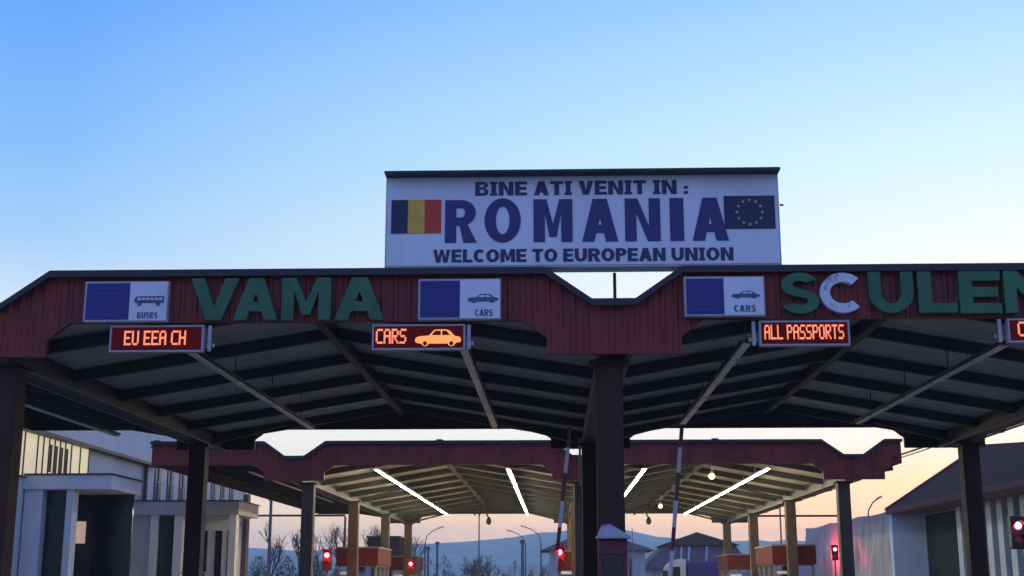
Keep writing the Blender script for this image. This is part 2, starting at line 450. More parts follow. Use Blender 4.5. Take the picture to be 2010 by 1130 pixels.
def roof_sheet(xa, za, xb, zb, y0, y1, parent):
    """sloping ribbed sheet, ribs run down the slope"""
    ys = []; y = y0
    while y < y1:
        for d, h in ((0, 0), (.18, 0), (.21, .035), (.27, .035), (.30, 0)):
            if y + d < y1: ys.append((y+d, h))
        y += .30
    ys.append((y1, 0)); vs = []
    for y, h in ys: vs += [(xa, y, za+h), (xb, y, zb+h), (xa, y, za+h+.05), (xb, y, zb+h+.05)]
    fs = []; n = len(ys)
    for i in range(n-1):
        a, b = 4*i, 4*i+4
        fs += [(a, a+1, b+1, b), (a+2, b+2, b+3, a+3)]
    return MB().faces(vs, fs).build('roof_sheet', ['soffit'], parent)
def canopy(label, yf, yr, xmin, xmax, cols, rafters_n, group):
    root = thing('canopy', label, 'canopy', (.93, yf, 0), group)
    fascia('front_fascia', yf, xmin, xmax, root, -1)
    fascia('rear_fascia', yr, xmin, xmax, root, 1)
    ya, yb = yf+.12, yr-.12
    for sx, xe in ((-1, xmin), (1, xmax)):
        zb, zt = f_bot(xe), f_top(xe)
        a, b = sorted((xe, xe - sx*.06))
        MB().box(a, b, ya, yb, zb+.002, zt-.002).build('side_fascia', 'red_cladding', root)
        li0, li1 = sorted((xe - sx*.062, xe - sx*.075))
        MB().box(li0, li1, ya, yb, zb+.002, zt-.002).build('inner_dark_sheet', 'inner_dark', root)  # thin dark sheet added to keep the tube-lit inner side dark
        # gutter pipe along the lower edge
    zv, zr = 5.34, 6.12
    for v in VALL:
        b = MB().box(v-.20, v+.20, ya, yb, 5.10, 5.53)
        vb = b.build('valley_beam', 'valley_paint', root)
        for xf in (v-.24, v+.24): MB().box(xf-.035, xf+.035, ya, yb, 5.07, 5.098).build('flange', 'flange_paint', vb)
    slopes = []
    for v in VALL:
        for r in RIDG:
            if abs(v-r) < 6: slopes.append((v, r))
    slopes.append((VALL[2], 15.1))
    for v, r in slopes:
        sg = 1 if r > v else -1
        xa = v + sg*.202; xb = r
        zb = zr
        if r > xmax-.1 or r < xmin:
            xe = xmax-.07 if sg > 0 else xmin+.07
            zb = zv + (zr-zv)*abs(xe-xa)/abs(r-xa); xb = xe
        roof_sheet(xa, zv+.12, xb, zb+.12, ya, yb, root)
        m = rafters_n
        for i in range(m):
            y = ya + .9 + (yb-ya-1.6)*i/(m-1)
            MB().bar((xa, y, zv), (xb - sg*.085*(abs(xb-r) < .01), y, zb-.012*(abs(xb-r) < .01)), .13, .20).build('rafter', 'rafter_paint', root)
    for r in RIDG:
        MB().box(max(r, xmin+.07)-.08, r+.08, ya, yb, zr-.13, zr+.11).build('ridge_beam', 'rafter_paint', root)
        if yf > 40: MB().tube((r, yf+.5, 6.3), (r, yf+.5, 6.56), .22, .12).build('roof_vent', 'dark_trim', root)
    for (x, y) in cols:
        c = MB().box(x-.21, x+.21, y-.21, y+.21, .15, 5.06).build('column', 'column_paint' if yf < 40 else 'column_tan', root, bevel=.02)
        MB().box(x-.34, x+.34, y-.34, y+.34, .15, .19).build('base_plate', 'column_paint', c)
        MB().box(x-.3, x+.3, y-.3, y+.3, 5.0, 5.056).build('cap_plate', 'column_paint', c)
        if y > yf + 2:
            for sx in (-1, 1):
                if VALL[0]-1 < x+sx*2.6 < VALL[2]+1:
                    MB().bar((x+sx*.3, y, 5.13), (x+sx*2.3, y, zv+.30), .10, .10).build('knee_brace', 'rafter_paint', c)
    return root
front = canopy('large red clad canopy in front carrying the green letters and the welcome billboard', 20.0, 34.7, -14.15, 11.4,
       [(-8.84, 20.6), (.86, 20.6), (10.47, 20.6), (-9.15, 33.2), (.88, 33.2), (10.47, 33.4)], 6, 'red canopies over the border lanes')
rear = canopy('farther red clad canopy behind, with lit fluorescent tubes under its roof', 45.3, 78.2, -14.15, 11.9,
       [(x, y) for y in (45.9, 56.4, 67.0, 77.4) for x in (-8.68, .86, 9.97)], 10, 'red canopies over the border lanes')

MB().path([(.62, 33.0, 5.2), (.62, 33.0, 4.0)], .03).build('conduit', 'grey_metal', front)

# ------------------------------------------------------------------ welcome billboard on the front canopy
bb = thing('welcome_billboard', 'large white billboard reading ROMANIA between two flags above the red fascia', 'billboard', (.44, 19.9, 6.5))
MB().box(-2.66, 3.55, 19.9, 20.25, 6.50, 7.958).build('panel', 'sign_white', bb)
h = MB().box(-2.685, 3.575, 19.66, 20.27, 7.962, 8.0)
h.build('hood', 'dark_trim', bb)
MB().box(-2.685, -2.662, 19.93, 20.27, 6.48, 7.96).box(3.552, 3.575, 19.93, 20.27, 6.48, 7.96).box(-2.66, 3.55, 19.905, 20.27, 6.462, 6.497).build('frame', 'grey_metal', bb)
for x in (-.05, .97): MB().box(x-.025, x+.025, 20.3, 20.35, 5.93 if x > 0 else 6.30, 6.46).build('support_post', 'dark_trim', bb)
put(contour_mesh('lettering', text_contours('BINE ATI VENIT IN :', -1.25, 2.14, 7.645, 7.875), .008, 'ink'), 'lettering', 19.894, bb)
put(contour_mesh('lettering', text_contours('WELCOME TO EUROPEAN UNION', -1.91, 2.82, 6.55, 6.76), .008, 'ink'), 'lettering', 19.894, bb)
cs = []
for ch, a, b in (('R', -1.73, -1.23), ('O', -1.10, -.52), ('M', -.32, .30), ('A', .45, 1.02), ('N', 1.13, 1.69), ('I', 1.84, 2.06), ('A', 2.19, 2.76)):
    w = (b-a)/.71
    s_ = .255 if ch != 'I' else w
    z0, z1 = (6.87, 7.575) if ch != 'O' else (6.865, 7.60)
    cs += [[(a + x*.71, z0 + z*(z1-z0)) for x, z in ct] for ct in glyph(ch, w, s_, .19)]
put(contour_mesh('lettering', cs, .008, 'navy'), 'lettering', 19.894, bb)
f = MB()
for i in range(3):
    x0 = -2.59 + .267*i; f.box(x0, x0+.267-.001, 19.888, 19.8975, 7.03, 7.585, mi=i)
f.build('flag', ['flag_blue', 'flag_yellow', 'flag_red'], bb)
st = MB().box(2.70, 3.50, 19.888, 19.8975, 7.06, 7.60)
for k in range(12):
    a = R(30*k); cx, cz = 3.10 + .20*math.cos(a), 7.33 + .20*math.sin(a)
    pts = []
    for j in range(10):
        rr = .030 if j % 2 == 0 else .012; b_ = R(90+36*j); pts.append((cx+rr*math.cos(b_), cz+rr*math.sin(b_)))
    st.prism(pts, 19.882, 19.887, mi=1)
st.build('flag', ['flag_blue', 'flag_gold'], bb)
MB().tube((3.62, 19.95, 7.46), (3.645, 19.95, 7.46), .016).tube((3.59, 19.95, 7.46), (3.62, 19.95, 7.46), .015).build('bracket', 'dark_trim', bb)

# ------------------------------------------------------------------ green letters on the fascia
def big_letters(name, label, spec, cat='lettering'):
    root = thing(name, label, cat, (spec[0][1], 19.9, 5.65))
    for ch, a, b, z0, z1, m_, s_ in spec:
        H = z1-z0; w = (b-a)/H
        o = put(contour_mesh('letter', [[(a+x*H, z0+z*H) for x, z in ct] for ct in glyph(ch, w, s_, .23)], .12, m_), 'letter', 19.91, root)
        if m_ == 'peeling_white': o['label'] = 'white peeling letter C'
        bv = o.modifiers.new('bevel', 'BEVEL'); bv.width = .008; bv.limit_method = 'ANGLE'
    return root
big_letters('fascia_lettering', 'green letters VAMA on the left half of the red fascia',
    [('V', -5.74, -4.98, 5.64, 6.31, 'green_paint', .29), ('A', -5.05, -4.35, 5.64, 6.31, 'green_paint', .29), ('M', -4.29, -3.51, 5.635, 6.31, 'green_paint', .29), ('A', -3.45, -2.67, 5.635, 6.31, 'green_paint', .30)])
big_letters('fascia_lettering', 'row of green letters with one white peeling C on the right half of the fascia',
    [('S', 3.52, 4.12, 5.68, 6.335, 'green_paint', .29), ('C', 4.13, 4.80, 5.69, 6.325, 'peeling_white', .24), ('U', 4.88, 5.57, 5.68, 6.335, 'green_paint', .29),
     ('L', 5.64, 6.23, 5.68, 6.335, 'green_paint', .31), ('E', 6.27, 6.91, 5.67, 6.335, 'green_paint', .31), ('N', 6.96, 7.70, 5.67, 6.335, 'green_paint', .29)])

# ------------------------------------------------------------------ lane signs on the fascia
def car_outline(x0, x1, z0, z1):
    P = [(0,.30),(.02,.52),(.10,.60),(.30,.64),(.42,.98),(.50,1.0),(.68,1.0),(.76,.92),(.86,.62),(.97,.56),(1,.42),(.99,.26),(.90,.22)]
    P += [(.80+.075*math.cos(R(a)), .22+.20*math.sin(R(a))) for a in (180-150,)] if False else []
    P += [(.88,.16),(.84,.04),(.79,.0),(.74,.04),(.71,.16),(.30,.16),(.27,.04),(.22,.0),(.17,.04),(.14,.16),(.04,.20)]
    return [[(x0+(x1-x0)*a, z0+(z1-z0)*b) for a, b in P],
            [(x0+(x1-x0)*a, z0+(z1-z0)*b) for a, b in ((.36,.64),(.44,.91),(.56,.91),(.56,.64))],
            [(x0+(x1-x0)*a, z0+(z1-z0)*b) for a, b in ((.59,.64),(.59,.91),(.68,.91),(.78,.64))]]
def bus_outline(x0, x1, z0, z1):
    f = lambda a, b: (x0+(x1-x0)*a, z0+(z1-z0)*b)
    out = [[f(0,.36),(f(.02,.80)),f(.08,1),f(1,1),f(1,.30),f(.88,.30),f(.86,.08),f(.82,0),f(.77,0),f(.74,.08),f(.72,.30),f(.26,.30),f(.24,.08),f(.20,0),f(.15,0),f(.12,.08),f(.10,.30)]]
    for i in range(6):
        a = .10+.145*i; out.append([f(a,.60),f(a+.115,.60),f(a+.115,.86),f(a,.86)])
    return out
def lane_sign(label, x0, x1, z0, z1, xs, word, wx, icon, ix):
    k = 19.82/20; sz = lambda z: 1.6 + (z-1.6)*k
    x0, x1, xs, z0, z1 = x0*k, x1*k, xs*k, sz(z0), sz(z1)
    wx = (wx[0]*k, wx[1]*k, sz(wx[2]), sz(wx[3])); ix = (ix[0]*k, ix[1]*k, sz(ix[2]), sz(ix[3]))
    root = thing('lane_sign', label, 'sign', ((x0+x1)/2, 19.9, z0), 'blue and white lane signs on the fascia')
    y = 19.82
    MB().box(x0, x1, y, y+.12, z0, z1).build('sign_box', 'grey_metal', root, bevel=.008)
    e = .035
    pb = MB().box(x0+e, xs, y-.006, y-.002, z0+e, z1-e).build('blue_panel', 'sign_blue', root)
    wd = xs - x0 - 2*e; b = MB()
    for zz, l0, l1 in ((.82,.2,.8),(.70,.12,.7),(.36,.14,.86),(.29,.14,.80),(.18,.2,.75)):
        b.box(x0+e+wd*l0, x0+e+wd*l1, y-.0085, y-.0065, z0+(z1-z0)*zz-.009, z0+(z1-z0)*zz+.009)
    b.build('faded_print', 'sign_blue_faint', pb)
    wp = MB().box(xs+.004, x1-.02, y-.006, y-.002, z0+.02, z1-.02).build('white_panel', 'sign_white', root)
    put(contour_mesh('lettering', text_contours(word, wx[0], wx[1], wx[2], wx[3], s=.28, t=.2, gap=.12), .003, 'faded_ink'), 'lettering', y-.009, wp)
    put(contour_mesh('pictogram', icon(*ix), .003, 'faded_ink'), 'pictogram', y-.009, wp)
lane_sign('blue and white sign reading BUSES with a bus, left of the green letters', -7.49, -6.14, 5.65, 6.31, -6.76, 'BUSES', (-6.62, -6.29, 5.70, 5.80), bus_outline, (-6.68, -6.20, 5.90, 6.06))
lane_sign('blue and white sign reading CARS, left of the notch in the fascia', -2.15, -.84, 5.65, 6.31, -1.49, 'CARS', (-1.25, -.97, 5.70, 5.81), car_outline, (-1.37, -.88, 5.91, 6.06))
lane_sign('blue and white sign reading CARS, right of the notch in the fascia', 2.04, 3.30, 5.675, 6.315, 2.66, 'CARS', (2.81, 3.15, 5.74, 5.85), car_outline, (2.78, 3.22, 5.95, 6.08))

# ------------------------------------------------------------------ LED boards
F5 = {'A':'01110 10001 10001 11111 10001 10001 10001','L':'10000 10000 10000 10000 10000 10000 11111','P':'11110 10001 10001 11110 10000 10000 10000',
 'S':'01111 10000 10000 01110 00001 00001 11110','O':'01110 10001 10001 10001 10001 10001 01110','R':'11110 10001 10001 11110 10100 10010 10001','T':'11111 00100 00100 00100 00100 00100 00100',
 'E':'11111 10000 10000 11110 10000 10000 11111','U':'10001 10001 10001 10001 10001 10001 01110','C':'01111 10000 10000 10000 10000 10000 01111','H':'10001 10001 10001 11111 10001 10001 10001'}
def led_board(label, x0, x1, z0, z1, word, wx, hanger_x, carx=None):
    root = thing('display_board', label, 'display board', ((x0+x1)/2, 19.9, z1), 'lit display boards hanging under the fascia')
    y = 19.90; e = .03
    k = 19.9/20; q_ = 19.9/19.8; sz = lambda z, f: 1.6 + (z-1.6)*f
    x0, x1, z0, z1, hanger_x = x0*k, x1*k, sz(z0, k), sz(z1, k) - .01, hanger_x*k
    wx = (wx[0]*q_, wx[1]*q_, sz(wx[2], q_), sz(wx[3], q_))
    if carx: carx = (carx[0]*q_, min(carx[1]*q_, x1-.045), sz(carx[2], q_), sz(carx[3], q_))
    b = MB().box(x0, x1, y+.02, y+.13, z0, z1)
    b.box(x0, x1, y, y+.018, z1-e, z1).box(x0, x1, y, y+.018, z0, z0+e).box(x0, x0+e, y, y+.018, z0+e+.001, z1-e-.001).box(x1-e, x1, y, y+.018, z0+e+.001, z1-e-.001)
    b.build('housing', 'grey_metal', root, bevel=.005)
    sc = MB().box(x0+e+.002, x1-e-.002, y+.012, y+.0185, z0+e+.002, z1-e-.002).build('screen', 'led_screen', root)
    n = sum(3 if c == ' ' else 6 for c in word) - 1
    px = (wx[1]-wx[0])/n; pz = (wx[3]-wx[2])/7; t = MB(); cx = 0
    for c in word:
        if c == ' ': cx += 3; continue
        for r, row in enumerate(F5[c].split()):
            for k, v in enumerate(row):
                if v == '1':
                    xx = wx[0]+(cx+k)*px; zz = wx[3]-(r+1)*pz
                    t.box(xx+px*.02, xx+px*(.98 if k < 4 and row[k+1] == '1' else 1.32), y+.004, y+.010, zz+pz*.03, zz+pz*.97)
        cx += 6
    t.build('lettering', 'led', sc)
    if carx:
        put(contour_mesh('car_picture', car_outline(*carx)[:1], .005, 'led_amber'), 'car_picture', y+.007, sc)
        q = MB()
        a, b_, c, d = carx
        q.prism([(a+(b_-a)*u, c+(d-c)*v) for u, v in ((.36,.66),(.44,.92),(.56,.92),(.56,.66))], y-.0005, y+.003)
        q.prism([(a+(b_-a)*u, c+(d-c)*v) for u, v in ((.59,.66),(.59,.92),(.68,.92),(.76,.66))], y-.0005, y+.003)
        for wc in (.22, .79):
            q.prism([(a+(b_-a)*(wc+.045*math.cos(R(g))), c+(d-c)*(.17+.13*math.sin(R(g)))) for g in range(0, 360, 30)], y-.0005, y+.003)
        q.build('car_detail', 'led_screen', sc)
    MB().box(hanger_x-.028, hanger_x+.028, y+.1, y+.16, z0+.03, z1+.01).box(hanger_x-.07, hanger_x+.07, y+.161, y+.2, z0+.1, z0+.16).build('hanger', 'galv', root)
led_board('lit red display board reading EU EEA CH, below the BUSES sign', -7.04, -5.54, 5.16, 5.60, 'EU EEA CH', (-6.74, -5.77, 5.235, 5.465), -5.47)
led_board('lit red display board showing CARS beside an orange car picture', -2.87, -1.40, 5.17, 5.59, 'CARS', (-2.78, -2.31, 5.235, 5.47), -1.35, (-2.17, -1.45, 5.19, 5.455))
led_board('lit red display board reading ALL PASSPORTS, below the white peeling letter', 3.19, 4.59, 5.20, 5.61, 'ALL PASSPORTS', (3.235, 4.45, 5.265, 5.495), 3.12)
led_board('lit red display board at the right edge of the photo, cut off after CA', 7.02, 8.40, 5.23, 5.62, 'CARS', (7.10, 7.60, 5.29, 5.52), 6.93)

# ------------------------------------------------------------------ fluorescent rows
def lamp_row(label, x, y0, y1, z, on, group, seg=1.5, top=6.0):
    root = thing('lamp_row', label, 'lamp', (x, y0, z), group)
    n = max(1, round((y1-y0)/seg)); d = (y1-y0)/n
    tr = MB().box(x-.09, x+.09, y0, y1, z+.05, z+.10)
    for i in range(0, n+1, 2): tr.tube((x, min(y0+i*d+.1, y1-.1), z+.10), (x, min(y0+i*d+.1, y1-.1), top-.22*0), .012, n=6)
    tr.build('tray', 'rafter_paint' if not on else 'grey_metal', root)
    for i in range(n):
        a, b = y0+i*d+.05, y0+(i+1)*d-.05
        MB().box(x-(.02 if on else .065), x+(.02 if on else .065), a, b, z+.01, z+.048).build('tube', 'tube_on' if on else 'tube_off', root, bevel=.015)
GA = 'unlit lamp rows under the front canopy'; GB = 'lit lamp rows under the rear canopy'
lamp_row('unlit row of ceiling tubes left of the left column, beneath the front canopy', -11.2, 21.6, 32.9, 5.25, False, GA)
lamp_row('unlit row of ceiling tubes behind the EU EEA CH display', -5.95, 20.5, 31.6, 5.25, False, GA)
lamp_row('unlit row of ceiling tubes behind the display with the car picture', -1.46, 20.5, 31.3, 5.25, False, GA)
lamp_row('unlit row of ceiling tubes running back from beside the ALL PASSPORTS display', 3.02, 20.2, 30.8, 5.25, False, GA)
lamp_row('unlit row of ceiling tubes at far right of the front canopy', 7.13, 20.5, 30.8, 5.25, False, GA)
lamp_row('bright white tube row left of the central columns, outermost under the rear canopy', -6.3, 45.6, 76.2, 5.45, True, GB)
lamp_row('bright white tube row just left of the barrier pole, under the rear canopy', -1.65, 45.6, 76.2, 5.45, True, GB)
lamp_row('short looking bright tube row right beside the central column, rear canopy', 3.12, 45.6, 76.2, 5.45, True, GB)
lamp_row('bright white tube row slanting to the right column, under the rear canopy', 7.4, 45.6, 76.2, 5.45, True, GB)
lamp_row('unlit tube row under the left wing of the rear canopy', -10.9, 46.2, 64, 5.45, False, 'unlit lamp rows under the rear canopy')

def pendant(label, x, y, z, m_):
    root = thing('pendant_lamp', label, 'lamp', (x, y, z), 'round lamps under the rear canopy')
    MB().tube((x, y, z+.1), (x, y, 6.0), .015, n=6).tube((x, y, z+.05), (x, y, z+.2), .08, .04).build('stem', 'grey_metal', root)
    MB().ball((x, y, z), .12).build('globe', m_, root)
pendant('glowing yellow round lamp high under the rear canopy roof', 5.75, 48.4, 5.45, 'bulb')
pendant('glowing pale green round lamp at the far end of the rear canopy', 5.55, 70, 5.60, 'bulb_green')
def camera_arm(label, x, y, z):
    root = thing('security_camera', label, 'camera', (x, y, z), 'cameras on bent arms under the rear canopy')
    MB().path([(x-.55, y, z+.25), (x, y, z+.75), (x+.32, y, z+.05)], .045).bar((x, y, z+.74), (x, y, z+1.0), .08, .08).build('arm', 'valley_paint', root)
    MB().ball((x+.32, y, z-.10), .16, sz=1.3).box(x+.24, x+.40, y-.1, y+.1, z+.08, z+.16).build('dome', 'black', root)
camera_arm('dark dome camera on a bent arm, left half of the rear canopy', -4.25, 77.2, 5.25)
camera_arm('dark dome camera on a bent arm, right half of the rear canopy', 5.1, 77.2, 5.25)

# ------------------------------------------------------------------ raised barrier arms
def barrier(label, xb, xt, y, yoff=0):
    root = thing('barrier_gate', label, 'barrier', (xb, y, .15), 'raised barrier arms at the central island')
    MB().box(xb-.16, xb+.16, y+.08, y+.42, .15, 1.15).box(xb-.19, xb+.19, y+.05, y+.45, 1.152, 1.2).build('cabinet', 'booth_red', root, bevel=.02)
    n = 9; z0, z1 = 1.0, 4.42
    pt = lambda f: (xb+(xt-xb)*f, y, z0+(z1-z0)*f)
    b = MB()
    cuts = [0, .08, .21, .345, .468, .605, .754, .89, 1.0]
    for i in range(len(cuts)-1):
        b.bar(pt(cuts[i]), pt(cuts[i+1]-.001), .07, .05, up=(0, 1, 0), mi=(i+1) % 2)
    b.build('arm', ['band_red', 'band_white'], root)
barrier('raised red and white barrier arm right of the central column', 1.97, 2.335, 24)
barrier('raised red and white barrier arm left of the central column', -.11, .275, 24)

# ------------------------------------------------------------------ cabinet on the central column
cb = thing('lane_cabinet', 'dark red cabinet with white sloping hood on the central front column', 'cabinet', (.86, 20.2, 1.0))
MB().box(.64, 1.08, 20.10, 20.385, 2.03, 2.26).box(.64, .70, 20.10, 20.385, 1.0, 2.028).box(1.02, 1.08, 20.10, 20.385, 1.0, 2.028).build('case', 'cabinet_red', cb, bevel=.01)
MB().box(.702, 1.018, 20.13, 20.385, 1.0, 2.027).build('dark_window', 'glass_dark', cb)
hd = MB().hexa([(.63, 19.98, 2.30), (1.12, 19.98, 2.30), (1.12, 20.385, 2.30), (.63, 20.385, 2.30), (.70, 20.10, 2.44), (.84, 20.10, 2.46), (.84, 20.385, 2.50), (.70, 20.385, 2.48)])
hd.box(.61, 1.13, 19.97, 20.385, 2.265, 2.298).build('hood', 'grey_metal', cb)

# ------------------------------------------------------------------ control booths
def booth(label, x0, x1, y0, y1, h):
    root = thing('control_booth', label, 'booth', ((x0+x1)/2, y0, .15), 'red control booths under the rear canopy')
    MB().box(x0, x1, y0, y1, .15, 1.15).build('base_wall', 'booth_red', root, bevel=.01)
    fr = MB()
    for x in (x0+.05, x1-.05, (x0+x1)/2):
        for y in (y0+.05, y1-.05): fr.box(x-.045, x+.045, y-.045, y+.045, 1.152, h-.8)
    for k in range(1, 3):
        y = y0+(y1-y0)*k/3
        for x in (x0+.05, x1-.05): fr.box(x-.045, x+.045, y-.045, y+.045, 1.152, h-.8)
    fr.box(x0+.005, x1-.005, y0+.005, y1-.005, 1.1505, 1.2).box(x0+.005, x1-.005, y0+.005, y1-.005, h-.86, h-.803)
    fr.build('window_frame', 'booth_side', root)
    MB().box(x0+.08, x1-.08, y0+.08, y1-.08, 1.152, h-.802).build('window', 'window_grey', root)
    MB().box(x0-.08, x1+.08, y0-.08, y1+.08, h-.798, h-.04).build('red_band', 'booth_red', root, bevel=.015)
    MB().box(x0-.12, x1+.12, y0-.12, y1+.12, h-.038, h+.03).build('roof', 'booth_side', root)
    MB().box(x0+.1, x0+.7, y0-.03, y0-.002, 2.0, 2.12).build('notice', 'sign_white', root)
booth('red booth behind the left columns, nearest of the left pair', -9.9, -8.15, 60, 64.6, 3.2)
booth('red booth farther back on the left, with a red signal before it', -9.95, -8.55, 80, 84.5, 3.2)
booth('red booth on the right beside the broad column, front one', 9.3, 11.0, 57, 61.5, 3.2)
booth('small red booth on the right, farther back behind the thin column', 9.75, 11.0, 75.5, 80, 3.2)
booth('red booth hidden mostly behind the central columns', .1, 1.5, 58, 62, 3.0)

# ------------------------------------------------------------------ traffic signals
def signal(label, x, y, z, lit=.10, glow=0, bracket=None):
    root = thing('traffic_signal', label, 'traffic light', (x, y, 0), 'red lane signals')
    b = MB()
    if bracket: b.bar((x, y+.1, z-.15), (x+bracket, y+.1, z-.15), .08, .08)
    else: b.tube((x, y+.12, 0), (x, y+.12, z-.45), .05)
    b.build('post', 'pole', root)
    MB().box(x-.19, x+.19, y, y+.26, z-.62, z+.26).build('housing', 'booth_red' if not bracket else 'black', root, bevel=.03)
    for dz, m_ in ((0, 'signal_red'), (-.36, 'signal_dim')):
        MB().tube((x, y-.012, z+dz), (x, y-.001, z+dz), lit).build('lamp', m_, root)
        v = MB()
        for a in range(10, 170, 20):
            a0, a1 = R(a), R(a+20); r = lit+.03
            p = [(x+r*math.cos(q), y-e_, z+dz+r*math.sin(q)) for e_ in (.0015, .16) for q in (a0, a1)]
            v.faces(p, [(0, 1, 3, 2)])
        v.build('visor', 'black', root)
    if glow:
        li = bpy.data.lights.new('signal_fill_light', 'POINT'); li.color = (1, .05, .09); li.energy = glow; li.shadow_soft_size = .1
        lo = bpy.data.objects.new('signal_fill_light', li); COL.objects.link(lo); lo.location = (x-.5, y+1.3, z-.35) if glow > 40 else (x, y-.3, z); attach(lo, root)  # added light; the strong one hangs off the signal to redden the wall
        MB().tube((x, y+.262, z), (x, y+.272, z), lit).build('lamp', 'signal_red', root)  # rear lamp disc added to go with the reddened wall
signal('red signal on a post between the two leftmost rear columns', -9.55, 55, 2.75, glow=38)
signal('red signal in front of the farther left booth', -8.35, 76, 2.7, glow=38)
signal('red signal beside the foot of the left barrier arm', .12, 48, 2.7, glow=38)
signal('red signal glowing on the grey tarpaulin wall at right', 16.08, 77.0, 3.52, glow=330)
signal('red signal on a black bracket at the right edge', 12.45, 36, 3.12, glow=6, bracket=1.8)

# ------------------------------------------------------------------ left building
lb = thing('office_building', 'white two storey building with porches on the left', 'building', (-17.5, 40, 0))
XW = -17.5
MB().box(-30, XW, 36, 73.6, 0, 8.2).build('wall', 'plaster', lb)
MB().box(-30, XW+.32, 35.8, 56, 6.62, 8.4).build('parapet', 'plaster', lb)
MB().box(XW+.002, XW+.34, 36, 56.3, 6.50, 6.615).build('eave_trim', 'dark_trim', lb)
w = MB().box(XW+.003, XW+.02, 41, 48.3, 5.05, 6.49).build('window_band', 'glow_window', lb)
fr = MB()
for y in (41, 42.3, 43.4, 43.9, 44.4, 44.9, 45.4, 45.9, 46.5, 47.4, 48.3): fr.box(XW+.022, XW+.06, y-.022, y+.022, 5.05, 6.49)
fr.box(XW+.022, XW+.09, 40.9, 48.4, 5.0, 5.049)
fr.build('window_frame', 'dark_trim', w)
bl = MB()
for y in (44.5, 45.0, 45.5, 46.0): bl.box(XW+.0205, XW+.0215, y-.08, y+.25, 5.35, 6.3)
bl.build('pane_stripes', 'soffit_brown', w)  # brown stripes across the middle panes
for y in (57.0, 58.9, 60.8, 62.7, 64.6, 66.5, 68.4, 70.3):
    f = MB().box(XW+.003, XW+.05, y-.45, y+.45, 4.95 if y != 60.8 else 4.4, 6.6).build('window', 'blue_glass', lb)
    MB().box(XW+.052, XW+.1, y-.04, y+.04, 4.95, 6.6).box(XW+.052, XW+.1, y-.45, y-.042, 5.9, 5.96).box(XW+.052, XW+.1, y+.042, y+.45, 5.9, 5.96).build('frame', 'plaster_shadow', f)
for y in (55.0, 73.3): MB().tube((XW+.12, y, 0), (XW+.12, y, 6.5), .09).build('drainpipe', 'wood_brown', lb)
MB().box(XW+.003, XW+.26, 73.1, 73.75, 0, 6.5).build('corner_post', 'wood_brown', lb)
# first porch
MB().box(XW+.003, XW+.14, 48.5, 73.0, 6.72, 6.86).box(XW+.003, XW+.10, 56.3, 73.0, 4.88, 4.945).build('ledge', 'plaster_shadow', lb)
pr = MB().box(XW+.003, -14.55, 42.5, 45.6, 4.62, 5.08).build('porch_slab', 'plaster', lb)
MB().box(XW+.003, -14.50, 42.45, 45.65, 5.083, 5.13).build('coping', 'dark_trim', pr)
for xa, xb in ((-17.45, -16.85), (-16.05, -15.83)): MB().box(xa, xb, 42.6, 43.1, 0, 4.617).build('pillar', 'plaster', lb)
MB().box(-16.848, -16.052, 43.0, 43.05, .1, 4.6).build('glass_panel', 'glass_dark', lb)
MB().box(-17.4, -14.7, 45.3, 45.4, 0, 4.615).build('porch_screen', 'glass_dark', lb)
MB().box(-16.75, -16.3, 45.2, 45.28, 2.95, 3.7).build('glow_pane', 'glow_pink', lb)  # pane glows by itself in place of a reflection
# second porch
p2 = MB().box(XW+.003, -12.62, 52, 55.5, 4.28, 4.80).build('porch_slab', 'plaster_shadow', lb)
MB().box(XW+.003, -12.57, 51.95, 55.55, 4.803, 4.85).build('coping', 'dark_trim', p2)
for xa, xb in ((-17.35, -17.1), (-16.15, -15.85), (-15.2, -14.86), (-13.0, -12.72)): MB().box(xa, xb, 52.1, 52.5, 0, 4.277).build('pillar', 'plaster', lb)
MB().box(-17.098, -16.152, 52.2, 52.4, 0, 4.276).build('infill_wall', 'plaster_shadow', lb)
MB().box(-15.848, -15.202, 52.25, 52.3, .1, 4.25).build('glass_panel', 'glass_dark', lb)
d = MB().box(-14.858, -13.002, 53.6, 53.8, 0, 4.276).build('entrance_wall', 'plaster', lb)
for xa in (-14.5, -13.9, -13.4): MB().box(xa, xa+.28, 53.55, 53.598, .9, 3.7).build('window', 'window_grey', d)
hr = thing('handrail', 'low metal handrail in front of the second porch', 'handrail', (-13.4, 50, 0))
b = MB()
for x in (-14.3, -13.8, -13.3): b.tube((x, 50, 0), (x, 50, 2.0), .025, n=6)
b.path([(-14.3, 50, 2.0), (-13.3, 50, 2.0)], .03).path([(-14.3, 50, 1.6), (-13.3, 50, 1.6)], .02)
b.build('rail', 'grey_metal', hr)

# ------------------------------------------------------------------ right building
rb = thing('customs_building', 'long building with a dark hipped roof on the right', 'building', (17.6, 50, 0))
A, B, C, D = (16, 30, 5.06), (16, 64.3, 5.06), (32, 64.3, 5.06), (32, 30, 5.06); E1, E2 = (20.85, 64.0, 8.2), (28, 63.9, 8.2)
MB().faces([A, B, C, D, E1, E2], [(0, 1, 4), (0, 4, 5, 3), (3, 5, 2), (1, 2, 5, 4), (0, 3, 2, 1)]).build('roof', 'roof_metal', rb)
MB().box(15.96, 15.998, 30, 64.3, 4.86, 5.09).box(15.96, 21, 64.302, 64.34, 4.86, 5.09).bar((15.97, 64.36, 5.05), (20.85, 64.08, 8.22), .12, .2).build('fascia_board', 'soffit_brown', rb)
MB().box(16.002, 17.58, 30, 63.4, 4.83, 5.04).build('soffit', 'soffit_brown', rb)
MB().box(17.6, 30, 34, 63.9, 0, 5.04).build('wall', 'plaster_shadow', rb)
MB().box(16.0, 17.598, 63.42, 63.9, 0, 4.98).build('end_wall', 'blue_plaster', rb)
